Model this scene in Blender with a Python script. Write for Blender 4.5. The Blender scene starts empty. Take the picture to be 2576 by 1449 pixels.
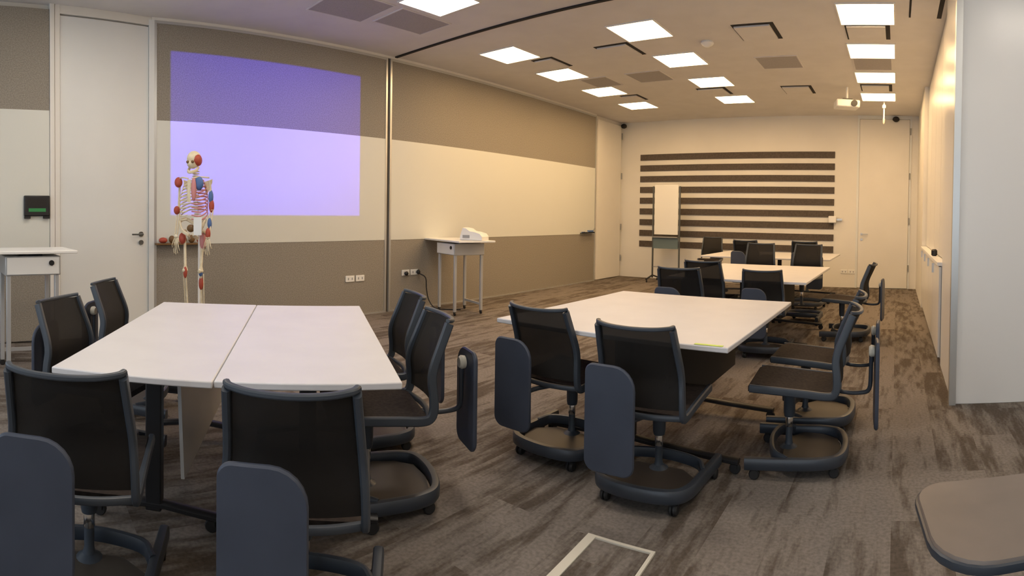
import bpy, math, random
from mathutils import Vector, Matrix
PI = math.pi
random.seed(4)
sc = bpy.context.scene
COL = sc.collection

# ---------------------------------------------------------------- camera (phone panorama: cylindrical)
F, XV, V0, ROLL, PITCH, HC = 1413.73, 2256.3, 565.44, -0.0134, -0.01527, 1.328
W_, H_ = 2576.0, 1449.0
cd = bpy.data.cameras.new('camera'); cam = bpy.data.objects.new('camera', cd); COL.objects.link(cam)
cd.type = 'PANO'; cd.panorama_type = 'CENTRAL_CYLINDRICAL'
cd.central_cylindrical_range_u_min = -(W_/2)/F; cd.central_cylindrical_range_u_max = (W_/2)/F
cd.central_cylindrical_range_v_min = -(H_-V0)/F; cd.central_cylindrical_range_v_max = V0/F
cd.central_cylindrical_radius = 1.0
cd.clip_start = 0.02; cd.clip_end = 60
a0 = -(XV-W_/2)/F
def _w(v):
    cr, sr, cp, sp, ca, sa = math.cos(ROLL), math.sin(ROLL), math.cos(PITCH), math.sin(PITCH), math.cos(a0), math.sin(a0)
    v = (cr*v[0]+sr*v[2], v[1], -sr*v[0]+cr*v[2])
    v = (v[0], cp*v[1]-sp*v[2], sp*v[1]+cp*v[2])
    return Vector((ca*v[0]+sa*v[1], -sa*v[0]+ca*v[1], v[2]))
R, FW, U = _w((1,0,0)), _w((0,1,0)), _w((0,0,1))
m = Matrix((R, U, -FW)).transposed().to_4x4(); m.translation = (0, 0, HC)
cam.matrix_world = m
sc.camera = cam

# ---------------------------------------------------------------- world, exposure, daylight
vs = sc.view_settings
vs.view_transform = 'Standard'; vs.look = 'None'; vs.gamma = 1.0; vs.use_curve_mapping = False
vs.exposure = 1.0
w = bpy.data.worlds.new('world'); sc.world = w; w.use_nodes = True
w.node_tree.nodes['Background'].inputs[0].default_value = (0.75, 0.87, 1.0, 1)
w.node_tree.nodes['Background'].inputs[1].default_value = 1.0
PANEL_W = 10.5          # emission of the ceiling panels
PANEL_C = (1.0, 0.65, 0.32)
FRONT_C = (1.0, 0.88, 0.74)
def area(name, loc, rot, sx, sy, power, color):
    l = bpy.data.lights.new(name, 'AREA'); l.shape = 'RECTANGLE'; l.size = sx; l.size_y = sy
    l.energy = power; l.color = color
    o = bpy.data.objects.new(name, l); COL.objects.link(o); o.location = loc; o.rotation_euler = rot
    return o
area('window_daylight', (-1.6, -3.02, 1.75), (PI/2, 0, PI), 6.4, 1.9, 190, (0.80, 0.89, 1.0))

# ---------------------------------------------------------------- materials
def mat(name, col, rough=0.5, metal=0.0, spec=0.5, emit=None, es=1.0, coat=0.0):
    mt = bpy.data.materials.new(name); mt.use_nodes = True
    b = mt.node_tree.nodes['Principled BSDF']
    b.inputs['Base Color'].default_value = (*col, 1); b.inputs['Roughness'].default_value = rough
    b.inputs['Metallic'].default_value = metal; b.inputs['Specular IOR Level'].default_value = spec
    b.inputs['Coat Weight'].default_value = coat
    if emit:
        b.inputs['Emission Color'].default_value = (*emit, 1); b.inputs['Emission Strength'].default_value = es
    return mt
def N(mt, t, **kw):
    n = mt.node_tree.nodes.new(t)
    for k, v in kw.items(): setattr(n, k, v)
    return n
def Lk(mt, a, b): mt.node_tree.links.new(a, b)
def noisy(name, c1, c2, scale, rough=0.6, stretch=(1, 1, 1), detail=4, bump=0.0, spec=0.5, lo=.35, hi=.65):
    mt = mat(name, c1, rough, spec=spec); b = mt.node_tree.nodes['Principled BSDF']
    tc = N(mt, 'ShaderNodeTexCoord'); mp = N(mt, 'ShaderNodeMapping'); mp.inputs['Scale'].default_value = stretch
    nz = N(mt, 'ShaderNodeTexNoise'); nz.inputs['Scale'].default_value = scale; nz.inputs['Detail'].default_value = detail
    rp = N(mt, 'ShaderNodeValToRGB')
    rp.color_ramp.elements[0].color = (*c1, 1); rp.color_ramp.elements[1].color = (*c2, 1)
    rp.color_ramp.elements[0].position = lo; rp.color_ramp.elements[1].position = hi
    Lk(mt, tc.outputs['Object'], mp.inputs[0]); Lk(mt, mp.outputs[0], nz.inputs['Vector'])
    Lk(mt, nz.outputs['Fac'], rp.inputs[0]); Lk(mt, rp.outputs[0], b.inputs['Base Color'])
    if bump:
        bp = N(mt, 'ShaderNodeBump'); bp.inputs['Strength'].default_value = bump; bp.inputs['Distance'].default_value = 0.004
        Lk(mt, nz.outputs['Fac'], bp.inputs['Height']); Lk(mt, bp.outputs[0], b.inputs['Normal'])
    return mt
def carpet():
    mt = mat('carpet_plank', (.1, .08, .07), 0.95, spec=0.1); b = mt.node_tree.nodes['Principled BSDF']
    tc = N(mt, 'ShaderNodeTexCoord')
    mp = N(mt, 'ShaderNodeMapping'); mp.inputs['Rotation'].default_value = (0, 0, PI/2)
    br = N(mt, 'ShaderNodeTexBrick'); br.offset = 0.5
    for k, v in (('Color1', (0, 0, 0, 1)), ('Color2', (1, 1, 1, 1)), ('Mortar', (.4, .4, .4, 1)), ('Scale', 1.0), ('Mortar Size', 0.0),
                 ('Brick Width', 1.0), ('Row Height', 0.25), ('Bias', 0.0)): br.inputs[k].default_value = v
    Lk(mt, tc.outputs['Object'], mp.inputs[0]); Lk(mt, mp.outputs[0], br.inputs['Vector'])
    m2 = N(mt, 'ShaderNodeMapping'); m2.inputs['Scale'].default_value = (13, 2.4, 1)
    n1 = N(mt, 'ShaderNodeTexNoise'); n1.inputs['Scale'].default_value = 1.0; n1.inputs['Detail'].default_value = 5; n1.inputs['Roughness'].default_value = .62
    n1.noise_dimensions = '4D'
    mul = N(mt, 'ShaderNodeMath', operation='MULTIPLY'); mul.inputs[1].default_value = 37.0
    Lk(mt, br.outputs['Color'], mul.inputs[0]); Lk(mt, mul.outputs[0], n1.inputs['W'])
    Lk(mt, tc.outputs['Object'], m2.inputs[0]); Lk(mt, m2.outputs[0], n1.inputs['Vector'])
    # shift the streak threshold per plank, so some planks are mostly dark
    sb = N(mt, 'ShaderNodeMath', operation='MULTIPLY_ADD'); sb.inputs[1].default_value = 0.17; Lk(mt, br.outputs['Color'], sb.inputs[0])
    Lk(mt, n1.outputs['Fac'], sb.inputs[2])
    rp = N(mt, 'ShaderNodeValToRGB')
    e = rp.color_ramp.elements
    e[0].position = .47; e[0].color = (.115, .094, .076, 1); e[1].position = .63; e[1].color = (.235, .206, .182, 1)
    Lk(mt, sb.outputs[0], rp.inputs[0])
    n2 = N(mt, 'ShaderNodeTexNoise'); n2.inputs['Scale'].default_value = 60; n2.inputs['Detail'].default_value = 3
    mx = N(mt, 'ShaderNodeMix', data_type='RGBA', blend_type='MULTIPLY'); mx.inputs['Factor'].default_value = .55
    r2 = N(mt, 'ShaderNodeValToRGB'); r2.color_ramp.elements[0].position = .3; r2.color_ramp.elements[0].color = (.45, .45, .45, 1); r2.color_ramp.elements[1].position = .65
    Lk(mt, tc.outputs['Object'], n2.inputs['Vector']); Lk(mt, n2.outputs['Fac'], r2.inputs[0])
    Lk(mt, rp.outputs[0], mx.inputs['A']); Lk(mt, r2.outputs[0], mx.inputs['B']); Lk(mt, mx.outputs['Result'], b.inputs['Base Color'])
    bp = N(mt, 'ShaderNodeBump'); bp.inputs['Strength'].default_value = .3; bp.inputs['Distance'].default_value = .004
    Lk(mt, n2.outputs['Fac'], bp.inputs['Height']); Lk(mt, bp.outputs[0], b.inputs['Normal'])
    return mt
def meshcloth():
    mt = mat('chair_mesh', (.017, .0155, .0145), 0.75, spec=.25)
    b = mt.node_tree.nodes['Principled BSDF']; out = mt.node_tree.nodes['Material Output']
    tr = N(mt, 'ShaderNodeBsdfTransparent'); mx = N(mt, 'ShaderNodeMixShader'); mx.inputs[0].default_value = .86
    Lk(mt, tr.outputs[0], mx.inputs[1]); Lk(mt, b.outputs[0], mx.inputs[2]); Lk(mt, mx.outputs[0], out.inputs[0])
    return mt
M = dict(
    carpet=carpet(),
    ceil=noisy('ceiling_paint', (.70, .68, .66), (.74, .72, .70), 3, .9),
    wall=noisy('white_paint', (.76, .74, .69), (.80, .78, .73), 1.2, .6),
    wallgloss=mat('white_gloss_laminate', (.78, .77, .75), .28, spec=.4),
    door=noisy('door_laminate', (.72, .74, .73), (.76, .78, .77), 1.0, .4),
    fabric=noisy('acoustic_fabric', (.225, .205, .175), (.370, .335, .285), 90, .95, bump=.4, spec=.1, lo=.3, hi=.7),
    wb=mat('whiteboard_enamel', (.70, .71, .66), .32, spec=.35),
    alu=mat('aluminium', (.60, .61, .60), .35, .7),
    brownish=mat('brown_gasket', (.10, .08, .06), .7),
    tray=mat('tray_plastic', (.052, .042, .034), .5),
    darkmetal=mat('dark_satin_metal', (.13, .14, .14), .4, .6),
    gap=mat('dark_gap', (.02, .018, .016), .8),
    stripe=noisy('stripe_felt', (.095, .080, .070), (.125, .105, .092), 40, .9, spec=.1),
    top=noisy('table_laminate', (.66, .65, .665), (.69, .68, .695), 5, .38, spec=.35),
    edge=mat('table_edge', (.62, .70, .76), .4),
    black=mat('black_steel', (.012, .012, .014), .45),
    plastic=mat('slate_plastic', (.034, .042, .056), .38, spec=.5),
    rail=mat('slate_rail', (.042, .053, .070), .42),
    paddle=noisy('tablet_laminate', (.046, .056, .082), (.052, .063, .092), 8, .45, spec=.4),
    cloth=meshcloth(),
    seat=noisy('seat_fabric', (.028, .022, .020), (.045, .035, .030), 60, .9, spec=.15),
    chrome=mat('chrome', (.75, .75, .74), .18, 1.0),
    rubber=mat('rubber', (.015, .015, .016), .6),
    cream=mat('cream_plastic', (.70, .66, .56), .4),
    white=mat('white_plastic', (.82, .82, .80), .35),
    silver=mat('silver_paint', (.50, .51, .52), .4, .3),
    grey=mat('grey_plastic', (.30, .31, .32), .5),
    frost=mat('frosted_grey_glass', (.13, .18, .20), .3),
    bone=noisy('bone', (.72, .62, .42), (.80, .72, .54), 25, .55),
    muscle=mat('muscle_red', (.42, .07, .04), .5), blue=mat('muscle_blue', (.08, .16, .38), .5),
    pink=mat('rib_pink', (.60, .25, .25), .5), brown=mat('brown_resin', (.17, .09, .03), .5),
    green=mat('green_display', (.02, .10, .03), .4, emit=(.05, .45, .12), es=.10),
    panel=mat('panel_light_warm', (1, 1, 1), .5, emit=PANEL_C, es=PANEL_W),
    panelf=mat('panel_light_front', (1, 1, 1), .5, emit=FRONT_C, es=PANEL_W*1.2),
    tablet_tan=noisy('tablet_warm_grey', (.150, .125, .108), (.175, .145, .125), 8, .5),
    lime=mat('lime_sticker', (.55, .70, .12), .5),
)

# ---------------------------------------------------------------- mesh helpers
class MB:
    def __init__(s): s.v = []; s.f = []; s.m = []; s.mats = []
    def mi(s, mt):
        if mt not in s.mats: s.mats.append(mt)
        return s.mats.index(mt)
    def add(s, vs, fs, mt=None):
        k = len(s.v); s.v += [tuple(v) for v in vs]; s.f += [tuple(i+k for i in f) for f in fs]; s.m += [mt]*len(fs); return s
    def box(s, lo, hi, mt=None):
        x0, y0, z0 = lo; x1, y1, z1 = hi
        return s.add([(x0,y0,z0),(x1,y0,z0),(x1,y1,z0),(x0,y1,z0),(x0,y0,z1),(x1,y0,z1),(x1,y1,z1),(x0,y1,z1)],
              [(0,3,2,1),(4,5,6,7),(0,1,5,4),(1,2,6,5),(2,3,7,6),(3,0,4,7)], mt)
    def sweep(s, pts, a, b, ref=(0,0,1), n=10, taper=None, closed=False, p=2.6):
        pts = [Vector(q) for q in pts]; ref = Vector(ref).normalized(); rings = []; L = len(pts)
        for i, q in enumerate(pts):
            if closed: t = pts[(i+1) % L]-pts[i-1]
            else: t = pts[min(i+1, L-1)]-pts[max(i-1, 0)]
            t.normalize(); u = ref-t*ref.dot(t)
            if u.length < 1e-4: u = Vector((1,0,0))-t*t.x
            u.normalize(); w2 = t.cross(u); k = taper[i] if taper else 1
            rr = []
            for j in range(n):
                an = 2*PI*j/n; c, d = math.cos(an), math.sin(an)
                cc = math.copysign(abs(c)**(2/p), c); dd = math.copysign(abs(d)**(2/p), d)
                rr.append(q+u*(a*cc*k)+w2*(b*dd*k))
            rings.append(rr)
        vs = [v for r in rings for v in r]; fs = []
        for i in range(L if closed else L-1):
            for j in range(n):
                i2 = (i+1) % L
                fs.append((i*n+j, i*n+(j+1) % n, i2*n+(j+1) % n, i2*n+j))
        if not closed: fs += [tuple(range(n))[::-1], tuple(range((L-1)*n, L*n))]
        return s.add(vs, fs)
    def tube(s, pts, r, n=10, taper=None): return s.sweep(pts, r, r, (0.13, 0.07, 1), n, taper, p=2)
    def lathe(s, prof, c=(0,0,0), n=20, axis='z'):
        vs = []; L = len(prof)
        for r, z in prof:
            for j in range(n):
                an = 2*PI*j/n; q = (r*math.cos(an), r*math.sin(an), z)
                if axis == 'x': q = (q[2], q[0], q[1])
                if axis == 'y': q = (q[0], q[2], q[1])
                vs.append((q[0]+c[0], q[1]+c[1], q[2]+c[2]))
        fs = [(i*n+j, i*n+(j+1) % n, (i+1)*n+(j+1) % n, (i+1)*n+j) for i in range(L-1) for j in range(n)]
        fs += [tuple(range(n))[::-1], tuple(range((L-1)*n, L*n))]
        return s.add(vs, fs)
    def blob(s, c, r, n=12, m_=8, rot=None):
        vs = []; fs = []
        for i in range(m_+1):
            ph = PI*i/m_
            for j in range(n):
                an = 2*PI*j/n; v = Vector((r[0]*math.sin(ph)*math.cos(an), r[1]*math.sin(ph)*math.sin(an), r[2]*math.cos(ph)))
                if rot: v = rot @ v
                vs.append(v+Vector(c))
        for i in range(m_):
            for j in range(n): fs.append((i*n+j, (i+1)*n+j, (i+1)*n+(j+1) % n, i*n+(j+1) % n))
        return s.add(vs, fs)
    def prism(s, outline, lo, hi, plane='xy', inset=0.0):
        # outline extruded along the third axis, with a small rounded edge when inset > 0
        n = len(outline); c = (sum(p[0] for p in outline)/n, sum(p[1] for p in outline)/n)
        def sh(p, k):
            if not k: return p
            d = Vector((c[0]-p[0], c[1]-p[1])); d.normalize(); return (p[0]+d.x*k, p[1]+d.y*k)
        lv = [(lo, inset), (lo+(hi-lo)*.3, 0), (lo+(hi-lo)*.7, 0), (hi, inset)] if inset else [(lo, 0), (hi, 0)]
        vs = []
        for h, k in lv:
            for p in outline:
                q = sh(p, k)
                vs.append({'xy': (q[0], q[1], h), 'xz': (q[0], h, q[1]), 'yz': (h, q[0], q[1])}[plane])
        L = len(lv)
        fs = [(i*n+j, i*n+(j+1) % n, (i+1)*n+(j+1) % n, (i+1)*n+j) for i in range(L-1) for j in range(n)]
        fs += [tuple(range(n))[::-1], tuple(range((L-1)*n, L*n))]
        return s.add(vs, fs)
    def sheet(s, fn, nu, nv, th, ax):
        # thin shell through fn(u,v), thickness th along vector ax
        ax = Vector(ax)*th/2; vs = []
        for sg in (1, -1):
            for i in range(nu+1):
                for j in range(nv+1): vs.append(Vector(fn(i/nu, j/nv))+ax*sg)
        K = (nu+1)*(nv+1); g = lambda i, j: i*(nv+1)+j; fs = []
        for i in range(nu):
            for j in range(nv):
                q = (g(i,j), g(i+1,j), g(i+1,j+1), g(i,j+1)); fs += [q, tuple(K+k for k in q[::-1])]
        for i in range(nu):
            fs += [(g(i,0), K+g(i,0), K+g(i+1,0), g(i+1,0)), (g(i,nv), g(i+1,nv), K+g(i+1,nv), K+g(i,nv))]
        for j in range(nv):
            fs += [(g(0,j), g(0,j+1), K+g(0,j+1), K+g(0,j)), (g(nu,j), K+g(nu,j), K+g(nu,j+1), g(nu,j+1))]
        return s.add(vs, fs)
    def build(s, name, mt, parent=None, loc=None, rz=0, bevel=0, smooth=True):
        me = bpy.data.meshes.new(name); me.from_pydata(s.v, [], s.f)
        me.materials.append(mt)
        for i, k in enumerate(s.m):
            if k is not None:
                if k.name not in me.materials: me.materials.append(k)
                me.polygons[i].material_index = list(me.materials).index(k)
        me.validate()
        import bmesh
        bm = bmesh.new(); bm.from_mesh(me); bmesh.ops.recalc_face_normals(bm, faces=bm.faces); bm.to_mesh(me); bm.free()
        if smooth: me.shade_smooth(); me.set_sharp_from_angle(angle=0.6)
        o = bpy.data.objects.new(name, me); COL.objects.link(o)
        if parent: o.parent = parent
        if loc: o.location = loc
        if rz: o.rotation_euler = (0, 0, rz)
        if bevel:
            bv = o.modifiers.new('bevel', 'BEVEL'); bv.width = bevel; bv.segments = 2; bv.limit_method = 'ANGLE'
        return o
def catmull(pts, k=6, closed=False):
    P = [Vector(p) for p in pts]; out = []; n = len(P)
    rng = range(n if closed else n-1)
    for i in rng:
        a = P[i-1] if (i > 0 or closed) else P[0]*2-P[1]
        b, c = P[i], P[(i+1) % n]
        d = P[(i+2) % n] if (i+2 < n or closed) else P[-1]*2-P[-2]
        for j in range(k):
            t = j/k
            out.append(.5*((2*b)+(c-a)*t+(2*a-5*b+4*c-d)*t*t+(-a+3*b-3*c+d)*t**3))
    if not closed: out.append(P[-1])
    return out
def rrect(x0, y0, x1, y1, rs, n=7):
    # rounded rectangle outline; rs = radii at (x0,y0),(x1,y0),(x1,y1),(x0,y1)
    out = []
    for (cx, cy, a), r in zip(((x0,y0,PI), (x1,y0,1.5*PI), (x1,y1,0), (x0,y1,.5*PI)), rs):
        sx = 1 if cx == x0 else -1; sy = 1 if cy == y0 else -1
        for i in range(n):
            an = a+PI/2*i/(n-1); out.append((cx+sx*r+r*math.cos(an), cy+sy*r+r*math.sin(an)))
    return out
def tag(o, label=None, cat=None, group=None, kind=None):
    if label: o['label'] = label
    if cat: o['category'] = cat
    if group: o['group'] = group
    if kind: o['kind'] = kind
    return o
def thing(name, loc, rz, label, cat, group=None):
    o = bpy.data.objects.new(name, None); COL.objects.link(o); o.empty_display_size = .1
    o.location = loc; o.rotation_euler = (0, 0, rz); return tag(o, label, cat, group)
def struct(name, mb, mt, **kw):
    return tag(mb.build(name, mt, **kw), kind='structure')
def copy_tree(o, parent=None):
    c = o.copy(); COL.objects.link(c); c.parent = parent
    for ch in [x for x in bpy.data.objects if x.parent == o]: copy_tree(ch, c)
    return c

CZ = 3.48
# ---------------------------------------------------------------- the room
struct('floor', MB().box((-9, -3.2, -.1), (5, 11.6, 0)), M['carpet'], smooth=False)
struct('ceiling', MB().box((-9, -3.2, CZ), (5, 11.6, CZ+.1)), M['ceil'], smooth=False)
struct('wall_left', MB().box((-6.25, 1.5, 0), (-6.085, 11.6, CZ)), M['wall'], smooth=False)
struct('wall_back', MB().box((-6.085, 11.33, 0), (1.2, 11.5, CZ)), M['wall'], smooth=False)
mb = MB().box((.86, 5.25, 0), (1.0, 11.33, CZ)).box((.40, 8.86, 0), (.86, 11.33, CZ))
struct('wall_right', mb, M['wall'], smooth=False)
mb = MB().box((.43, 4.12, 0), (3.4, 5.25, CZ), M['wallgloss'])
struct('wall_partition', mb, M['wallgloss'], bevel=.004, smooth=False)
struct('trim_1', MB().box((.405, 4.09, 0), (.455, 4.16, CZ)), M['alu'], smooth=False)
struct('wall_near_right', MB().box((3.4, -3.2, 0), (3.6, 5.25, CZ)), M['wall'], smooth=False)
# slanting wall at the left, local x runs away from the corner K towards the camera's left
K = Vector((-6.03, 1.5, 0)); ANG = math.atan2(-.979, .203)
def slant(s, n=0, z=0): return K+Vector((.203, -.979, 0))*s+Vector((.979, .203, 0))*n+Vector((0, 0, z))
mb = MB().box((0, -.2, 0), (4.9, -.055, CZ))
struct('wall_left_front', mb, M['wall'], loc=K, rz=ANG, smooth=False)
# rear wall behind the viewer, with the daylight window
mb = MB().box((-5.3, -3.2, 0), (3.6, -3.08, .8)).box((-5.3, -3.2, 2.7), (3.6, -3.08, CZ)).box((-5.3, -3.2, .8), (-4.8, -3.08, 2.7)).box((1.6, -3.2, .8), (3.6, -3.08, 2.7))
struct('wall_rear', mb, M['wall'], smooth=False)
mb = MB()
for x in (-4.8, -3.2, -1.6, 0, 1.55): mb.box((x, -3.18, .8), (x+.05, -3.1, 2.7))
mb.box((-4.8, -3.18, .8), (1.6, -3.1, .85)).box((-4.8, -3.18, 2.65), (1.6, -3.1, 2.7))
struct('window_1', mb, M['alu'], smooth=False)

# ---- partition panels on the left wall
def partition(name, label, y0, y1, tray=None):
    t = thing(name, (-6.03, y0, 0), 0, label, 'wall panel', None)
    L = y1-y0
    MB().box((-.05, .03, 2.355), (0, L-.03, 3.42)).build('upper_fabric', M['fabric'], t, smooth=False)
    MB().box((-.05, .03, .985), (.004, L-.03, 2.355)).build('whiteboard', M['wb'], t, smooth=False)
    MB().box((-.05, .03, .02), (0, L-.03, .985)).build('lower_fabric', M['fabric'], t, smooth=False)
    f = MB().box((-.05, 0, 0), (.008, .03, 3.45)).box((-.05, L-.03, 0), (.008, L, 3.45)).box((-.05, .03, 3.42), (.006, L-.03, 3.45)).box((-.05, .03, 0), (.01, L-.03, .02))
    f.build('frame', M['alu'], t, smooth=False)
    return t
partition('partition_panel', 'wall panel with purple projection on its whiteboard band, beside the tall door', 1.53, 4.70)
partition('partition_panel', 'long wall panel behind the lectern, whiteboard band between tan fabric bands', 4.745, 10.12)
struct('trim_2', MB().box((-6.085, 4.70, 0), (-6.05, 4.745, CZ)), M['brownish'], smooth=False)
struct('trim_3', MB().box((-6.0, 4.80, CZ-.016), (.43, 4.84, CZ+.02)), M['gap'], smooth=False)
struct('trim_4', MB().box((-6.085, 1.5, 3.45), (-6.02, 10.12, CZ)), M['wall'], smooth=False)
struct('trim_5', MB().box((-6.085, 1.47, 0), (-6.015, 1.53, 3.45)), M['door'], smooth=False)
# far end of the left wall: white flush door
d3 = struct('door_3', MB().box((-6.085, 10.2, .01), (-6.035, 11.24, 3.40)), M['wall'], bevel=.004, smooth=False)
for z in (.35, 1.05, 2.2, 3.1):
    MB().lathe([(.016, 0), (.016, .14)], (-6.02, 11.25, z), 10).build('hinge', M['grey'], d3)
# whiteboard section at the extreme left on the slanting wall
t = thing('partition_panel', slant(1.16), ANG, 'wall panel at the far left with the black wall box on its whiteboard', 'wall panel')
MB().box((0, -.055, 2.385), (3.4, .0, 3.42)).build('upper_fabric', M['fabric'], t, smooth=False)
MB().box((0, -.055, .93), (3.4, .004, 2.385)).build('whiteboard', M['wb'], t, smooth=False)
MB().box((0, -.055, .02), (3.4, 0, .93)).build('lower_fabric', M['fabric'], t, smooth=False)
# tall door
d1 = struct('door_1', MB().box((.03, -.05, .01), (1.04, -.012, 3.375)), M['door'], loc=K, rz=ANG, bevel=.003, smooth=False)
struct('trim_6', MB().box((1.045, -.055, 0), (1.10, .004, CZ)).box((0, -.055, 3.39), (1.10, .0, CZ)).box((1.105, -.055, 0), (1.155, .012, CZ)),
       M['wall'], loc=K, rz=ANG, bevel=.003, smooth=False)
h = MB().lathe([(.028, -.012), (.028, .0)], (.12, 0, 1.10), 18, 'y').tube([(.12, 0, 1.10), (.12, .045, 1.10), (.15, .05, 1.10), (.25, .05, 1.10)], .009)
h.build('door_handle', M['darkmetal'], d1)
MB().lathe([(.026, -.012), (.026, .004)], (.12, 0, 1.01), 18, 'y').build('lock', M['darkmetal'], d1)
# far door
d2 = struct('door_2', MB().box((-.78, 11.295, .01), (.22, 11.33, 3.40)), M['wall'], bevel=.003, smooth=False)
MB().lathe([(.026, 0), (.026, .012)], (-.71, 11.284, 1.09), 14, 'y').tube([(-.71, 11.285, 1.09), (-.71, 11.24, 1.09), (-.58, 11.24, 1.09)], .009).build('door_handle', M['alu'], d2)
MB().lathe([(.024, 0), (.024, .012)], (-.71, 11.284, .98), 14, 'y').build('lock', M['alu'], d2)
for z in (.35, 1.3, 2.2, 3.1):
    MB().lathe([(.014, 0), (.014, .13)], (.235, 11.29, z), 10).build('hinge', M['grey'], d2)
mb = MB().box((-.83, 11.31, 0), (-.785, 11.33, CZ)).box((.225, 11.31, 0), (.265, 11.33, CZ)).box((-.785, 11.31, 3.41), (.225, 11.33, CZ))
struct('trim_7', mb, M['door'], smooth=False)

# ---- striped feature on the back wall
t = thing('striped_wall_panel', (-3.43, 11.325, .76), 0, 'panel of nine dark horizontal stripes on the white back wall', 'wall panel')
for i in range(9):
    MB().box((-2.15, -.012, i*.24-.066), (2.15, .004, i*.24+.066)).build('stripe', M['stripe'], t, smooth=False)

# ---- storage along the right wall
t = thing('base_cabinet', (.405, 5.27, 0), 0, 'low grey-fronted cabinet run with white counter along the right wall', 'cabinet')
MB().box((.02, 0, .06), (.45, 3.58, .93)).build('body', M['grey'], t, smooth=False)
MB().box((.05, 0, 0), (.45, 3.58, .06)).build('plinth', M['black'], t, smooth=False)
MB().box((-.02, 0, .93), (.45, 3.58, .965)).build('counter', M['white'], t, bevel=.003, smooth=False)
for i in range(4):
    dr = MB().box((0, i*.895+.005, .07), (.02, i*.895+.885, .92)).build('door', M['wallgloss'], t, smooth=False)
    MB().box((-.02, i*.895+.78, .80), (0, i*.895+.80, .90)).build('handle', M['alu'], dr, smooth=False)
t = thing('tall_cupboard', (.44, 5.27, 0), 0, 'white cupboard fronts above the low counter on the right wall', 'cupboard')
MB().box((.05, 0, .975), (.42, 3.58, CZ-.002)).build('body', M['wall'], t, smooth=False)
for i in range(4):
    MB().box((.03, i*.895+.005, .98), (.05, i*.895+.885, CZ-.01)).build('door', M['wallgloss'], t, smooth=False)
o = MB().lathe([(.02, 0), (.034, .01), (.034, .06), (.02, .075)], (0, 0, 0), 14).build('desk_camera', M['black'], loc=(.425, 6.3, .966))
tag(o, 'small black device sitting on the white counter by the right wall', 'device')

# ---------------------------------------------------------------- ceiling fittings
def light_panel(x, y, label, mt, group):
    t = thing('ceiling_light', (x+.3, y+.3, CZ), 0, label, 'ceiling light', group)
    f = MB().box((-.3, -.3, -.012), (.3, -.285, 0)).box((-.3, .285, -.012), (.3, .3, 0)).box((-.3, -.285, -.012), (-.285, .285, 0)).box((.285, -.285, -.012), (.3, .285, 0))
    f.build('frame', M['white'], t, smooth=False)
    MB().box((-.285, -.285, -.008), (.285, .285, -.001)).build('diffuser', mt, t, smooth=False)
rows = ((-5.11, 'left'), (-3.19, 'middle'), (-.66, 'right'))
ordn = ('nearest', 'second', 'third', 'farthest')
for X, nm in rows:
    for i, Y in enumerate((5.5, 6.75, 8.03, 9.32)):
        light_panel(X, Y, 'square lit ceiling panel, %s in the %s-hand row of the far room' % (ordn[i], nm), M['panel'], 'square ceiling panel lights')
light_panel(-4.45, 3.58, 'square lit ceiling panel near the viewer, above the projected wall', M['panelf'], 'square ceiling panel lights')
for (X, Y) in ((-4.45, .6), (-2.2, 2.1), (-2.2, -.6), (0.9, 2.1), (.9, -.6)):
    light_panel(X, Y, 'square lit ceiling panel out of view over the front tables', M['panelf'], 'unseen front ceiling lights')
def vent(x0, y0, x1, y1, label, group='ceiling air vents'):
    t = thing('ceiling_vent', (x0, y0, CZ), 0, label, 'ceiling vent', group)
    w_, d_ = x1-x0, y1-y0
    mb = MB().box((0, 0, -.004), (w_, .05, 0)).box((w_-.05, .05, -.004), (w_, d_, 0)).box((0, d_-.02, -.004), (w_-.05, d_, 0)).box((0, .05, -.004), (.02, d_-.02, 0))
    mb.build('slot', M['gap'], t, smooth=False)
    MB().box((.02, .05, -.022), (w_-.05, d_-.02, 0)).build('face_plate', M['ceil'], t, bevel=.004, smooth=False)
vent(-1.86, 5.95, -1.38, 6.5, 'slotted air vent between the middle and right light rows, nearest')
vent(-3.7, 6.1, -3.22, 6.65, 'slotted air vent beyond the nearest light of the middle row')
vent(-1.9, 8.8, -1.4, 9.35, 'slotted air vent between the middle and right light rows, far end')
vent(-.62, 6.08, -.12, 6.6, 'slotted air vent between first and second lights of the right row')
vent(.08, 5.3, .42, 5.88, 'slotted air vent beside the white pillar at top right')
vent(-4.75, 6.18, -4.4, 6.7, 'slotted air vent between first and second lights of the left row')
vent(-4.75, 8.75, -4.4, 9.2, 'slotted air vent between third and fourth lights of the left row')
vent(-.62, 8.75, -.12, 9.2, 'slotted air vent between third and fourth lights of the right row')
vent(-3.3, 8.7, -2.8, 9.2, 'slotted air vent between third and fourth lights of the middle row')
def grille(x0, y0, x1, y1, label):
    t = thing('ceiling_grille', (x0, y0, CZ), 0, label, 'ceiling grille', 'perforated ceiling grilles')
    mb = MB().box((0, 0, -.006), (x1-x0, y1-y0, 0)); mb.build('mesh_plate', M['frost2'], t, smooth=False)
    f = MB().box((-.015, -.015, -.01), (x1-x0+.015, 0, 0)).box((-.015, y1-y0, -.01), (x1-x0+.015, y1-y0+.015, 0)).box((-.015, 0, -.01), (0, y1-y0, 0)).box((x1-x0, 0, -.01), (x1-x0+.015, y1-y0, 0))
    f.build('frame', M['ceil'], t, smooth=False)
M['frost2'] = noisy('grille_grey', (.36, .34, .33), (.44, .42, .41), 120, .8)
grille(-1.9, 7.2, -1.35, 7.75, 'grey flat grille between the middle and right light rows')
grille(-3.95, 7.45, -3.4, 8.0, 'grey flat grille between the left and middle light rows')
grille(-.62, 7.35, -.12, 7.9, 'grey flat grille between second and third lights of the right row')
grille(-4.75, 7.45, -4.3, 8.0, 'grey flat grille in line with the left light row')
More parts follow.
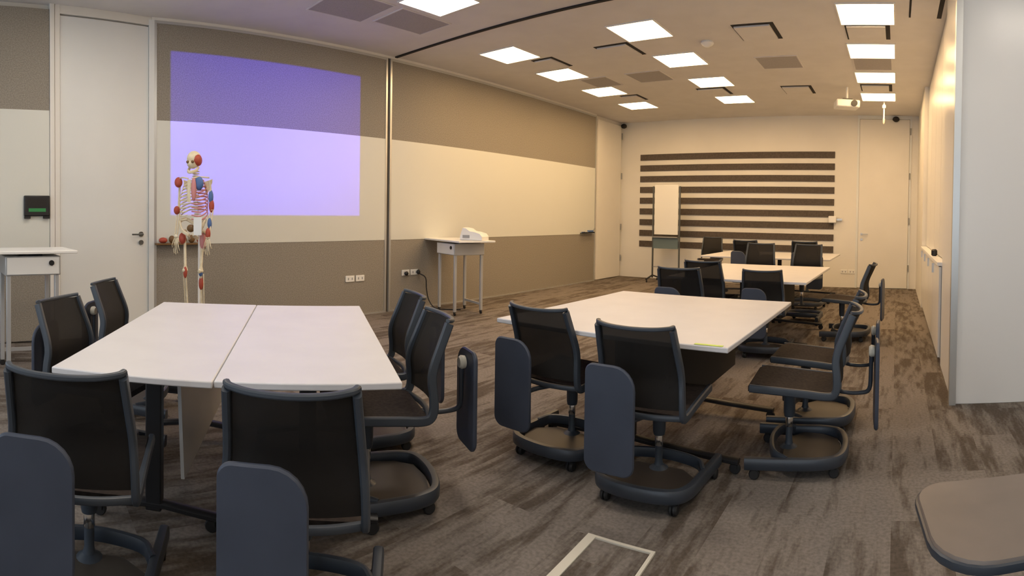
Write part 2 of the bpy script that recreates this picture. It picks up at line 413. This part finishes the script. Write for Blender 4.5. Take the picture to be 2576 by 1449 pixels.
grille(-5.15, 2.95, -4.55, 3.62, 'dark ceiling grille over the projection, left one of the pair')
grille(-5.05, 3.74, -4.55, 4.42, 'dark ceiling grille over the projection, right one beside the light')
t = thing('smoke_detector', (-2.3, 6.44, CZ), 0, 'round white smoke detector on the far-room ceiling', 'smoke detector')
MB().lathe([(.075, 0), (.08, -.02), (.065, -.04), (.03, -.062), (.01, -.066)], (0, 0, 0), 24).build('body', M['white'], t)
MB().lathe([(.05, -.03), (.05, -.044)], (0, 0, 0), 20).build('sensor_ring', M['cream'], t)
def projector(name, loc, rz, label):
    t = thing(name, loc, rz, label, 'projector')
    MB().box((-.19, -.14, -.06), (.19, .14, .06)).build('body', M['white'], t, bevel=.02)
    MB().tube([(0, 0, .06), (0, 0, CZ-loc[2])], .018).build('mount_pole', M['white'], t)
    MB().lathe([(.05, 0), (.05, .03)], (.09, -.17, 0), 18, 'y').build('lens', M['black'], t)
    MB().box((-.08, -.08, .06), (.08, .08, .085)).build('bracket', M['black'], t, bevel=.004)
projector('ceiling_projector', (-.84, 8.95, 3.20), .3, 'white projector hanging from the ceiling beside the right light row')
projector('ceiling_projector', (-2.55, 3.0, 3.22), -PI/2, 'white projector casting the purple picture, above the viewer')
t = thing('hanging_rod', (-.27, 10.0, CZ), 0, 'thin white rod hanging from the ceiling before the far door', 'rod')
MB().tube([(0, 0, 0), (0, 0, -.30)], .014).build('rod', M['white'], t)
MB().lathe([(.03, -.12), (.035, -.09), (.03, -.06)], (0, 0, 0), 14).build('collar', M['white'], t)
MB().lathe([(.008, -.40), (.02, -.38), (.02, -.3)], (0, 0, 0), 12).build('tip', M['cream'], t)
for x, lab in ((-5.98, 'small dark sensor in the far left ceiling corner'), (-.06, 'small dark sensor at the ceiling above the far door')):  # small black sensors just under the ceiling
    t = thing('corner_sensor', (x, 11.25, 3.42), 0, lab, 'sensor', 'corner sensors')
    MB().blob((0, 0, -.02), (.07, .06, .055)).build('housing', M['gap'], t)
    MB().tube([(0, 0, 0), (0, .075, .0)], .02).build('bracket', M['grey'], t)

# projector beam: a real spot lamp with a rectangular gate
l = bpy.data.lights.new('projector_beam', 'SPOT'); l.energy = 330; l.color = (1, 1, 1); l.spot_size = math.radians(75); l.spot_blend = 0; l.shadow_soft_size = .012
o = bpy.data.objects.new('projector_beam', l); COL.objects.link(o)
PB = Vector((-2.74, 3.0, 3.2)); o.location = PB
o.rotation_euler = (PI/2, 0, PI/2)          # looks along -X
l.use_nodes = True
nt = l.node_tree; em = nt.nodes['Emission']
tc = nt.nodes.new('ShaderNodeTexCoord'); sx = nt.nodes.new('ShaderNodeSeparateXYZ'); nt.links.new(tc.outputs['Normal'], sx.inputs[0])
def mth(op, a, b):
    n = nt.nodes.new('ShaderNodeMath'); n.operation = op
    for i, v in enumerate((a, b)):
        if isinstance(v, (int, float)): n.inputs[i].default_value = v
        else: nt.links.new(v, n.inputs[i])
    return n.outputs[0]
D = 6.03-2.74
az = mth('ABSOLUTE', sx.outputs['Z'], 0)
uu = mth('DIVIDE', sx.outputs['X'], az); vv = mth('DIVIDE', sx.outputs['Y'], az)
# lamp local x = world +Y (mirrored below by sign), local y = world +Z
UL, UH, VL, VH = (1.72-3.0)/D, (4.25-3.0)/D, (1.31-3.2)/D, (3.13-3.2)/D
gate = mth('MULTIPLY', mth('MULTIPLY', mth('GREATER_THAN', uu, UL), mth('LESS_THAN', uu, UH)), mth('MULTIPLY', mth('GREATER_THAN', vv, VL), mth('LESS_THAN', vv, VH)))
nt.links.new(gate, em.inputs['Strength']); em.inputs['Color'].default_value = (.07, .05, 1.0, 1)

# ---------------------------------------------------------------- tables
def slab(mb, q, z0, z1):
    n = len(q); return mb.add([(x, y, z0) for x, y in q]+[(x, y, z1) for x, y in q], [tuple(range(n))[::-1], tuple(range(n, 2*n))]+[(i, (i+1) % n, n+(i+1) % n, n+i) for i in range(n)])
def table(loc, rz, w_, l_, label, group, style='t', topz=.74, panel=True, cols=True, topm='top'):
    # local x = width, y = length, origin on the floor at the centre
    t = thing('folding_table', loc, rz, label, 'table', group)
    MB().box((-w_/2, -l_/2, topz-.026), (w_/2, l_/2, topz)).build('tabletop', M[topm], t, bevel=.005)
    hl = l_/2-.36
    MB().box((-.03, -hl, topz-.075), (.03, hl, topz-.027)).build('beam', M['black'], t, bevel=.004)
    for s in (-1, 1):
        lg = MB().box((-.035, s*hl-.025, .07), (.035, s*hl+.025, topz-.03)).build('leg', M['black'], t, bevel=.006)
        MB().sweep([(-w_/2+.04, s*hl, .065), (-.05, s*hl, .095), (.05, s*hl, .095), (w_/2-.04, s*hl, .065)], .016, .028).build('foot', M['black'], lg)
        for q in (-1, 1):
            x = q*(w_/2-.06)
            MB().lathe([(.026, -.011), (.03, -.006), (.03, .006), (.026, .011)], (x, s*hl, .03), 14, 'y').box((x-.014, s*hl-.017, .03), (x+.014, s*hl+.017, .062)).build('caster', M['rubber'], lg)
    return t
def modesty(t, x, l_, z0, z1, mt, tilt=0):
    return MB().add([(x, -l_/2, z0), (x, l_/2, z0), (x+tilt, l_/2, z1), (x+tilt, -l_/2, z1), (x+.015, -l_/2, z0), (x+.015, l_/2, z0), (x+tilt+.015, l_/2, z1), (x+tilt+.015, -l_/2, z1)],
        [(0,1,2,3), (7,6,5,4), (0,4,5,1), (1,5,6,2), (2,6,7,3), (3,7,4,0)]).build('modesty_panel', mt, t, smooth=False)
t = table((-2.714, .828, 0), PI/3, .618, 1.68, 'white front-left table under purple light, half nearer the tall door', 'front tables')
modesty(t, .12, 1.0, .22, .70, M['silver'], -.02)
table((-2.393, 1.385, 0), PI/3, .660, 1.66, 'white front-left table under purple light, half nearer the middle table', 'front tables')
t = table((-1.43, 3.23, 0), 0, 1.36, 1.55, 'large cream-lit table in the middle of the room, with lime sticker on edge', 'far tables')
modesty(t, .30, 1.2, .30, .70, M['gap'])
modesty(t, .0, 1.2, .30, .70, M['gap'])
o = MB().box((-.07, -.012, 0), (.07, .012, .0015)).build('sticker', M['lime'], loc=(-.85, 2.474, .7412)); tag(o, 'lime green strip at the near right edge of the middle table', 'sticker')
t = table((-1.57, 6.25, 0), 0, 1.44, 1.9, 'cream-lit table behind the middle table, before the striped wall', 'far tables')
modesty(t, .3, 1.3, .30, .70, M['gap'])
table((-2.07, 9.4, 0), 0, 2.1, 1.6, 'farthest cream-lit table, half hidden by dark chairs before the striped wall', 'far tables')

# ---------------------------------------------------------------- chairs
SIDE = [(.24, .452), (.10, .446), (-.06, .436), (-.15, .428), (-.195, .435), (-.212, .47), (-.212, .53), (-.205, .60), (-.215, .66), (-.25, .75), (-.288, .845)]
def make_chair():
    t = thing('study_chair', (0, 0, 0), 0, 'x', 'chair', 'black mesh study chairs with side tablets')
    # U-shaped base rail, open at the front
    rail = catmull([(-.255, .25, .080), (-.24, .02, .086), (-.225, -.15, .092), (-.165, -.235, .094), (0, -.262, .095), (.165, -.235, .094), (.225, -.15, .092), (.24, .02, .086), (.255, .25, .080)], 6)
    MB().sweep(rail, .032, .021, n=12, p=3.6).build('base_rail', M['plastic'], t)
    tr = [(-.22, -.02), (-.20, -.13), (-.14, -.215), (0, -.24), (.14, -.215), (.20, -.13), (.22, -.02), (.12, .07), (-.12, .07)]
    mb = MB(); mb.prism(tr, .070, .084); mb.build('tray', M['tray'], t)
    MB().sweep(catmull([(-.232, .04, .095), (-.18, .11, .11), (0, .14, .118), (.18, .11, .11), (.232, .04, .095)], 5), .028, .014, n=10, p=3.4).build('front_rail', M['plastic'], t)
    for x, y in ((-.245, .20), (.245, .20), (-.17, -.205), (.17, -.205)):
        MB().lathe([(.022, -.02), (.028, -.012), (.028, -.004), (.018, -.002), (.018, .002), (.028, .004), (.028, .012), (.022, .02)], (x, y, .028), 16, 'x').box((x-.012, y-.012, .03), (x+.012, y+.018, .06)).build('caster', M['rubber'], t)
    MB().lathe([(.05, .083), (.024, .10), (.019, .12), (.019, .25)], (0, .05, 0), 14).lathe([(.028, .25), (.032, .27), (.034, .39), (.05, .42)], (0, .05, 0), 16).build('column', M['rail'], t)
    MB().lathe([(.0195, .195), (.021, .20), (.021, .249), (.0195, .253)], (0, .05, 0), 14).build('gas_stem', M['chrome'], t)
    MB().box((-.11, -.10, .405), (.11, .13, .432)).build('seat_mechanism', M['black'], t, bevel=.01)
    # seat pad
    def sf(u, v):
        y = .25-.44*u; x = (-.205+.41*v)*(1-.06*(1-u)); z = .463-.035*u-.012*math.sin(PI*v)*math.sin(PI*u)
        if u == 0: z -= .018
        return (x, y, z)
    MB().sheet(sf, 10, 8, .028, (0, 0, 1)).build('seat', M['seat'], t)
    # side rails and back uprights
    mb = MB()
    for s in (-1, 1):
        pts = catmull([(s*(.206 if z < .5 else .206-.075*(z-.5)), y, z) for y, z in SIDE], 4)
        mb.sweep(pts, .0135, .021, (s, 0, 0), n=10, p=3)
    mb.sweep(catmull([(-.212, -.185, .431), (-.1, -.215, .43), (0, -.225, .43), (.1, -.215, .43), (.212, -.185, .431)], 4), .013, .012, (0, 0, 1), n=10, p=3)
    mb.build('frame', M['rail'], t)
    # bowed top rail
    MB().sweep(catmull([(-.183, -.280, .858), (-.165, -.303, .854), (-.10, -.328, .849), (0, -.338, .847), (.10, -.328, .849), (.165, -.303, .854), (.183, -.280, .858)], 4), .010, .011, (0, 0, 1), n=10, p=2.6).build('top_rail', M['rail'], t)
    prof = catmull([(0, -.214, .475), (0, -.214, .53), (0, -.207, .60), (0, -.217, .66), (0, -.25, .75), (0, -.284, .843)], 4)
    def bf(u, v):
        q = prof[min(int(round(u*(len(prof)-1))), len(prof)-1)]
        bow = (.026+.024*max(0, (q.z-.6)/.24))*math.sin(PI*v)
        return ((-.5+v)*2*(.200-.078*max(0, q.z-.5)), q.y-bow, q.z)
    MB().sheet(bf, len(prof)-1, 8, .006, (0, 1, 0)).build('backrest', M['cloth'], t)
    # tablet arm folded behind the back
    MB().tube(catmull([(.04, -.12, .415), (-.03, -.24, .405), (-.04, -.34, .405), (-.055, -.385, .43), (-.055, -.392, .52), (-.055, -.392, .62)], 4), .012).build('tablet_arm', M['plastic'], t)
    tb = MB().prism(rrect(-.170, .232, .065, .70, (.05, .05, .10, .04)), -.432, -.412, 'xz', inset=.006).build('tablet', M['paddle'], t)
    kn = MB().lathe([(.012, -.03), (.03, -.024), (.033, -.006), (.024, .006)], (-.055, -.385, .635), 16, 'y').build('knob', M['cream'], t)
    kn['label'] = 'pale tablet pivot knob'
    return t
proto = make_chair()
used = [False]
def chair(px_, py_, fx, fy, label, dz=0):
    o = proto if not used[0] else copy_tree(proto)
    used[0] = True
    o.location = (px_, py_, 0); o.rotation_euler = (0, 0, math.atan2(fy, fx)-PI/2); o['label'] = label
    o['group'] = 'black mesh study chairs with side tablets'
    if dz:
        for c in [x for x in bpy.data.objects if x.parent == o]:
            if c.name.split('.')[0] not in ('base_rail', 'front_rail', 'tray', 'caster'): c.location.z += dz
    return o
chair(-1.13, 2.51, -.06, 1, 'mesh chair facing away at the near side of the middle table, right one')
chair(-1.75, 2.66, .02, 1, 'mesh chair facing away at the near left corner of the middle table')
chair(-1.57, .89, -.81, .59, 'mesh chair facing away at the front-left table, centre foreground')
chair(-1.95, .25, -.94, .35, 'mesh chair facing away at the front-left table, in the bottom left corner')
chair(-2.07, 1.57, -.44, -.90, 'mesh chair seen side-on at the right side of the front-left table, nearer one')
chair(-2.65, 1.92, -.42, -.91, 'mesh chair at the right side of the front-left table, farther one, nearest the partition')
chair(-.52, 3.05, -.99, -.08, 'mesh chair side-on at the right side of the middle table, nearest the viewer')
chair(-.53, 3.66, -1, 0, 'mesh chair side-on at the right side of the middle table, just behind the nearest')
chair(-.56, 6.4, -1, .1, 'mesh chair side-on right of the second far table, curved back against the far door')
chair(-2.92, .46, .66, .75, 'mesh chair at the far side of the front-left table, before the left-hand lectern')
chair(-3.68, .86, .55, .83, 'mesh chair at the far side of the front-left table, before the tall door')
chair(-1.86, 4.78, -.1, 1, 'grey-backed chair just beyond the middle table, left one', .05)
chair(-1.28, 5.44, -.1, 1, 'grey-backed chair just beyond the middle table, right one')
chair(-1.88, 5.52, 0, 1, 'chair tucked under the second far table, behind the left grey-backed chair', .06)
chair(-1.83, 7.28, .1, -1, 'raised chair at the far side of the second far table, left one', .15)
chair(-1.22, 7.3, -.1, -1, 'raised chair at the far side of the second far table, right one', .15)
chair(-2.2, 8.35, .1, 1, 'raised chair at the near side of the farthest table, left one', .17)
chair(-1.35, 8.45, 0, 1, 'raised chair at the near side of the farthest table, right one', .17)
chair(-3.5, 10.2, .2, -1, 'chair on the far side of the farthest table, close to the striped wall', .12)
# chair beside the viewer with its tablet swung out
t = thing('study_chair', (.46, .80, 0), .12, 'chair at bottom right corner with its warm grey tablet swung out flat', 'chair')
for ch in [x for x in bpy.data.objects if x.parent == proto and x.name.split('.')[0] not in ('tablet', 'tablet_arm', 'knob')]:
    c = ch.copy(); COL.objects.link(c); c.parent = t
ol = rrect(-.34, .26, .20, .60, (.11, .09, .06, .08))
MB().prism(ol, .676, .70, 'xy', inset=.004).build('tablet', M['tablet_tan'], t)
MB().sweep([(x, y, .684) for x, y in ol], .010, .006, (0, 0, 1), n=8, closed=True).build('tablet_edge', M['plastic'], t)
MB().tube(catmull([(.10, -.10, .41), (.27, -.02, .42), (.29, .1, .5), (.27, .3, .66), (.0, .38, .67)], 5), .012).build('tablet_arm', M['plastic'], t)

# ---------------------------------------------------------------- lecterns
def lectern(loc, rz, label, w_=1.0, d_=.5, bw=.46, bd=.46, tz=1.0, off=0):
    t = thing('lectern_table', loc, rz, label, 'lectern', 'white high lectern tables')
    MB().box((-w_/2+off, -d_/2, tz-.025), (w_/2+off, d_/2, tz)).build('top', M['white'], t, bevel=.005)
    bx = MB().box((-bw/2, -bd/2, tz-.20), (bw/2, bd/2, tz-.045)).build('drawer_box', M['silver'], t, bevel=.006)
    MB().box((-bw/2+.015, -bd/2-.006, tz-.19), (bw/2-.015, -bd/2, tz-.055)).build('drawer_front', M['white'], bx, smooth=False)
    MB().lathe([(.022, -.012), (.022, 0)], (bw/2-.08, -bd/2-.006, tz-.10), 16, 'y').build('lock', M['black'], bx)
    for sx_ in (-1, 1):
        for sy_ in (-1, 1):
            x, y = sx_*(bw/2-.03), sy_*(bd/2-.03)
            lg = MB().box((x-.018, y-.018, .05), (x+.018, y+.018, tz-.19)).build('leg', M['silver'], t, bevel=.004)
            MB().lathe([(.018, -.01), (.025, -.008), (.025, .008), (.018, .01)], (x, y, .025), 12, 'y').box((x-.012, y-.013, .025), (x+.012, y+.013, .055)).build('caster', M['rubber'], lg)
    MB().box((-bw/2+.03, bd/2-.04, .12), (bw/2-.03, bd/2-.02, .15)).build('stretcher', M['silver'], t, smooth=False)
    MB().box((-.10, -.10, tz-.045), (.10, .10, tz-.025)).build('mounting_plate', M['black'], t, smooth=False)
    return t
lectern((-5.40, 5.50, 0), -.3, 'white lectern table on silver legs before the tan partition, white object on top', d_=.55, bw=.52, w_=1.12, off=-.09)
lectern((-4.76, .12, 0), -PI/2+.12+PI+.04, 'white lectern table at the left edge, before the far-left whiteboard', w_=1.25, d_=.5, bw=.46, bd=.42, off=-.26, tz=1.025)
# white rounded device on the lectern
t = thing('desktop_device', (-5.14, 5.50, 1.0), .3, 'white rounded device on top of the lectern by the partition', 'device')
MB().prism([(-.17, 0), (.17, 0), (.17, .05), (.14, .09), (.06, .115), (-.02, .13), (-.08, .165), (-.13, .17), (-.15, .12), (-.17, .05)], -.11, .11, 'xz', inset=.01).build('body', M['white'], t)
MB().box((-.12, -.115, .03), (-.02, -.10, .07)).build('front_slot', M['grey'], t)

# ---------------------------------------------------------------- wall bits
def outlet(loc, rz, label, n=2):
    t = thing('wall_outlet', loc, rz, label, 'outlet')
    for i in range(n):
        p = MB().box((i*.16-.001, -.012, -.04), (i*.16+.135, 0, .04)).build('plate', M['white'], t, bevel=.004)
        for q in (.03, .09): MB().box((i*.16+q, -.014, -.015), (i*.16+q+.015, -.011, .015)).build('socket', M['grey'], p)
    return t
outlet((-6.03, 4.04, .49), PI/2, 'pair of white wall outlets low on the panel below the projection')
t = outlet((-6.03, 4.98, .52), PI/2, 'white wall outlets with black plugs beside the lectern legs')
MB().blob((.06, -.035, -.01), (.03, .03, .03)).build('plug', M['black'], t)
MB().blob((.28, -.035, .0), (.028, .03, .035)).build('plug', M['black'], t)
o = MB().tube(catmull([(-5.99, 5.27, .50), (-5.92, 5.33, .44), (-5.93, 5.36, .28), (-5.9, 5.38, .12), (-5.8, 5.42, .012), (-5.62, 5.5, .010), (-5.5, 5.62, .010)], 5), .008).build('power_cord', M['rubber'])
tag(o, 'black power cord hanging from the outlet towards the lectern', 'cord')
t = thing('wall_mounted_box', slant(1.30, .03, 1.40), ANG, 'black wall box with a green lit strip on the far-left whiteboard', 'device')
MB().box((-.135, -.026, -.10), (.135, .01, .11)).build('body', M['black'], t, bevel=.01)
MB().box((-.09, .01, -.055), (.09, .013, -.02)).build('display', M['green'], t, smooth=False)
MB().box((-.10, .01, -.005), (.10, .012, .08)).build('screen', M['gap'], t, smooth=False)
for s in (-1, 1): MB().box((s*.10-.03, -.026, -.125), (s*.10+.03, .01, -.10)).build('foot', M['black'], t)
t = thing('marker_tray', (-6.025, 9.75, 1.0), 0, 'dark marker tray at the far end of the long whiteboard', 'tray')
MB().box((0, -.22, 0), (.07, .24, .012)).box((.06, -.22, .012), (.07, .24, .03)).build('tray', M['black'], t)
MB().tube([(.035, .20, .02), (.035, .30, .10)], .012).build('bracket', M['grey'], t)
for i, (mt_, nm, y) in enumerate((('blue', 'blue', 9.60), ('white', 'white', 9.725))):
    o = MB().lathe([(.011, -.055), (.011, .055)], (0, 0, 0), 10, 'y').build('marker', M[mt_], loc=(-5.99, y, 1.0245)); tag(o, '%s marker lying in the tray of the long whiteboard' % nm, 'marker')
o = MB().box((-.022, -.09, 0), (.022, .09, .05)).build('board_eraser', M['blue'], loc=(-5.992, 9.88, 1.0135), bevel=.006); tag(o, 'bluish eraser at the right end of the long whiteboard tray', 'eraser')
# shelf of small models beside the skeleton
t = thing('narrow_ledge', (-6.025, 1.54, 1.0), 0, 'narrow dark ledge on the wall panel behind the skeleton', 'ledge')
MB().box((0, 0, -.02), (.10, .58, .0)).build('shelf', M['brown'], t, bevel=.004)
spec = (('muscle', .08, (.045, .05, .032), 'red'), ('brown', .18, (.035, .035, .042), 'dark brown'), ('bone', .25, (.025, .025, .028), 'pale'), ('brown', .32, (.035, .035, .035), 'round brown'), ('brown', .41, (.035, .04, .045), 'oval brown'), ('muscle', .50, (.03, .03, .03), 'small red'))
for mt_, y, r, nm in spec:
    o = MB().blob((0, 0, r[2]), r).build('anatomy_model', M[mt_], loc=(-5.97, 1.54+y, 1.0))
    tag(o, '%s model piece standing on the narrow ledge behind the skeleton' % nm, 'model', 'small model pieces on the ledge')
t = thing('wall_box', (-1.30, 11.31, 1.37), 0, 'small bright white box at the right end of the striped wall panel', 'box')
MB().box((-.08, -.09, -.07), (.08, 0, .07)).build('housing', M['white'], t, bevel=.015)
MB().box((.08, -.03, -.02), (.19, 0, .02)).build('bracket', M['alu'], t)
outlet((-1.12, 11.33, .32), 0, 'pale outlet pair low on the back wall between stripes and door')

# mobile whiteboard
t = thing('mobile_whiteboard', (-4.68, 10.75, 0), .0, 'tall narrow whiteboard on a dark wheeled stand before the striped wall', 'whiteboard')
MB().box((-.27, -.015, .99), (.27, .015, 2.03)).build('board', M['white'], t, bevel=.008)
MB().box((-.28, -.03, .70), (.28, -.01, .95)).build('lower_panel', M['frost'], t, smooth=False)
MB().box((-.28, -.08, .93), (.28, .02, .95)).build('pen_tray', M['grey'], t, smooth=False)
for s in (-1, 1):
    p = MB().box((s*.30-.014, -.014, .08), (s*.30+.014, .014, 2.0)).build('post', M['darkmetal'], t, smooth=False)
    MB().sweep([(s*.30, -.30, .07), (s*.30, 0, .13), (s*.30, .26, .07)], .015, .02).build('foot', M['black'], p)
    for y in (-.28, .24): MB().lathe([(.02, -.01), (.028, 0), (.02, .01)], (s*.30, y, .029), 12, 'x').build('caster', M['rubber'], p)
MB().box((-.28, -.012, .30), (.28, .012, .32)).build('crossbar', M['grey'], t, smooth=False)

# floor box
t = thing('floor_box', (-1.04, 1.84, 0), .06, 'metal-framed carpeted floor box in the bottom centre foreground', 'floor box')
MB().box((-.13, -.15, 0), (.13, .15, .004)).build('lid', M['carpet'], t, smooth=False)
f = MB().box((-.15, -.17, 0), (-.11, .17, .009)).box((.135, -.17, 0), (.15, .17, .009)).box((-.11, .155, 0), (.135, .17, .009)).box((-.11, -.17, 0), (.135, -.155, .009))
f.build('frame', M['cream'], t, smooth=False)

# ---------------------------------------------------------------- anatomical skeleton on its stand
def skeleton():
    x0, y0 = -5.10, 1.69
    rz = math.atan2(-y0, -x0)+PI/2          # local -y faces the viewer
    t = thing('anatomical_skeleton', (x0, y0, 0), rz, 'full-size anatomical skeleton with red and blue muscle areas on a white stand', 'skeleton')
    t.scale = (.93, .93, .93); t.rotation_euler[2] += -.5
    b = .371                                  # height of the feet above the floor
    H = lambda z: b+z
    sk = MB().blob((0, .0, H(1.615)), (.072, .092, .085)).blob((0, -.035, H(1.565)), (.056, .060, .052))
    sk.build('skull', M['bone'], t)
    jaw = MB().sweep(catmull([(-.05, .0, H(1.53)), (-.045, -.05, H(1.49)), (0, -.09, H(1.475)), (.045, -.05, H(1.49)), (.05, .0, H(1.53))], 4), .016, .01).build('jaw', M['bone'], t)
    for s in (-1, 1): MB().blob((s*.028, -.088, H(1.58)), (.017, .012, .015)).build('eye_socket', M['brown'], t)
    MB().blob((.05, -.01, H(1.60)), (.035, .07, .06)).build('temple_muscle', M['muscle'], t)['label'] = 'red muscle on the side of the skull'
    sp = MB()
    for i in range(24):
        z = .93+.56*i/23; y = .035+.025*math.sin((z-.93)/.56*2*PI)
        sp.lathe([(.018, -.009), (.024, 0), (.018, .009)], (0, y, H(z)), 10).box((-.035, y, H(z)-.005), (.035, y+.02, H(z)+.005))
    sp.build('spine', M['bone'], t)
    rb = MB(); rr = MB()
    for i in range(10):
        z = 1.40-.034*i; wdt = .075+.062*math.sin(PI*min(1, (i+1)/8)*.62); dp = .8
        for s in (-1, 1):
            drop = .05+.006*i
            pts = catmull([(s*.015, .05, H(z)), (s*wdt*.75, .075, H(z)), (s*wdt*1.15, .0, H(z-drop*.5)), (s*wdt*.85, -.075, H(z-drop)), (s*.025, -.10, H(z-drop*.9+.0))], 3)
            (rb if s < 0 else rr).sweep(pts, .007, .004, n=6)
    rb.build('rib_cage', M['bone'], t); rr.build('rib_cage', M['pink'], t)['label'] = 'pink-painted half of the rib cage'
    MB().sweep([(0, -.105, H(1.40)), (0, -.112, H(1.28)), (0, -.108, H(1.17))], .004, .02, (0, 1, 0), n=8).build('sternum', M['bone'], t)
    for s in (-1, 1):
        MB().sweep(catmull([(s*.02, -.09, H(1.41)), (s*.09, -.07, H(1.425)), (s*.175, .0, H(1.42))], 4), .008, .008, n=8).build('collar_bone', M['bone'], t)
        MB().prism([(s*.07, H(1.38)), (s*.17, H(1.41)), (s*.165, H(1.37)), (s*.10, H(1.24))], .075, .085, 'xz').build('shoulder_blade', M['bone'], t)
    MB().blob((.095, -.07, H(1.36)), (.05, .03, .07)).build('chest_muscle', M['blue'], t)['label'] = 'dark blue chest muscle patch'
    MB().blob((.05, -.10, H(1.30)), (.03, .02, .12)).build('chest_muscle', M['pink'], t)['label'] = 'pink chest muscle strip'
    pv = MB()
    for s in (-1, 1):
        pv.sweep(catmull([(s*.03, .06, H(.95)), (s*.11, .03, H(1.00)), (s*.14, -.04, H(.97)), (s*.10, -.07, H(.88)), (s*.03, -.07, H(.84)), (s*.05, -.01, H(.80))], 4), .018, .012, n=8)
    pv.blob((0, .05, H(.92)), (.04, .03, .06)); pv.build('pelvis', M['bone'], t)
    MB().blob((-.01, -.05, H(.905)), (.045, .03, .04)).build('pelvic_muscle', M['brown'], t)['label'] = 'brown patch in the middle of the pelvis'
    MB().box((.06, -.12, H(.84)), (.15, -.112, H(1.02))).build('paper_tag', M['white'], t)['label'] = 'white paper tag hanging at the hip'
    # arms: right arm of the skeleton is at the picture's left
    for s, nm in ((-1, 'arm'), (1, 'arm')):
        bone = MB()
        sh, el, wr = Vector((s*.175, .01, H(1.39))), Vector((s*.195, .02, H(1.09))), Vector((s*.185, -.05, H(.84)))
        bone.tube([sh, sh.lerp(el, .1), sh.lerp(el, .9), el], .012, 8, [1.8, 1, 1, 1.9])
        for dx in (-.012, .014): bone.tube([el+Vector((dx, 0, 0)), wr+Vector((dx, 0, 0))], .007, 8)
        bone.blob(wr+Vector((0, 0, -.02)), (.024, .014, .022))
        for k in range(5):
            x = (k-2)*.014; L = (.13, .16, .17, .16, .10)[k] if s > 0 else (.10, .16, .17, .16, .13)[k]
            p0 = wr+Vector((x*.6, 0, -.035)); bone.tube([p0, p0+Vector((x*.5, -.01, -L*.45)), p0+Vector((x*.8, -.015, -L*.75)), p0+Vector((x*.9, -.0, -L))], .005, 6)
        bone.build('arm', M['bone'], t)
        if s < 0:
            for c_, r_, l_ in ((sh+Vector((-.005, -.02, -.01)), (.046, .03, .055), 'red shoulder muscle'), (el+Vector((-.01, -.02, .0)), (.035, .028, .045), 'red elbow patch'), (Vector((-.12, -.03, H(.80))), (.04, .03, .06), 'red hip muscle')):
                MB().blob(c_, r_).build('muscle_patch', M['muscle'], t)['label'] = l_
        else:
            MB().blob(sh.lerp(el, .55), (.026, .024, .07)).build('muscle_patch', M['blue'], t)['label'] = 'blue upper arm muscle'
            MB().blob(sh.lerp(el, .85), (.028, .026, .07)).build('muscle_patch', M['muscle'], t)['label'] = 'red upper arm muscle'
            MB().blob(el.lerp(wr, .55), (.024, .022, .06)).build('muscle_patch', M['blue'], t)['label'] = 'blue forearm muscle'
            MB().blob(el.lerp(wr, .95), (.028, .022, .06)).build('muscle_patch', M['muscle'], t)['label'] = 'red wrist muscle'
    for s in (-1, 1):
        hp, kn, an = Vector((s*.11, 0, H(.87))), Vector((s*.09, -.02, H(.47))), Vector((s*.085, .02, H(.08)))
        mb = MB().blob(hp, (.025, .025, .025)).tube([hp+Vector((s*.02, 0, -.01)), hp.lerp(kn, .12), hp.lerp(kn, .88), kn], .015, 8, [1.4, 1, 1, 2.0])
        mb.tube([kn, kn.lerp(an, .1), kn.lerp(an, .92), an], .012, 8, [2.2, 1, .9, 1.5]); mb.tube([kn+Vector((s*.028, .01, -.03)), an+Vector((s*.025, 0, 0))], .006, 6)
        mb.blob(kn+Vector((0, -.03, 0)), (.02, .012, .022)).blob(an+Vector((0, .03, -.05)), (.025, .035, .025))
        for k in range(5):
            x = (k-2)*.016; mb.tube([an+Vector((0, -.01, -.03)), an+Vector((x, -.09, -.055)), an+Vector((x*1.3, -.17, -.07))], .007, 6)
        mb.build('leg', M['bone'], t)
        if s < 0:
            MB().blob(kn+Vector((.01, -.02, -.02)), (.022, .02, .06)).build('muscle_patch', M['muscle'], t)['label'] = 'red knee patch'
        else:
            MB().blob(hp.lerp(kn, .22), (.034, .03, .10)).build('muscle_patch', M['pink'], t)['label'] = 'pink thigh muscle'
            MB().blob(kn+Vector((0, 0, -.02)), (.022, .02, .035)).build('muscle_patch', M['blue'], t)['label'] = 'blue knee patch'
            MB().blob(kn.lerp(an, .32), (.026, .024, .07)).build('muscle_patch', M['muscle'], t)['label'] = 'red shin muscle'
    MB().tube([(.015, .09, .07), (.015, .09, H(.93))], .014).build('stand_pole', M['white'], t)
    for k in range(5):
        an_ = 2*PI*k/5+.3; c_, s_ = math.cos(an_), math.sin(an_)
        ft = MB().tube([(.015, .09, .10), (.015+.28*c_, .09+.28*s_, .065)], .014).build('stand_foot', M['white'], t)
        MB().lathe([(.015, -.01), (.025, 0), (.015, .01)], (.015+.28*c_, .09+.28*s_, .026), 10, 'y').build('caster', M['rubber'], ft)
skeleton()
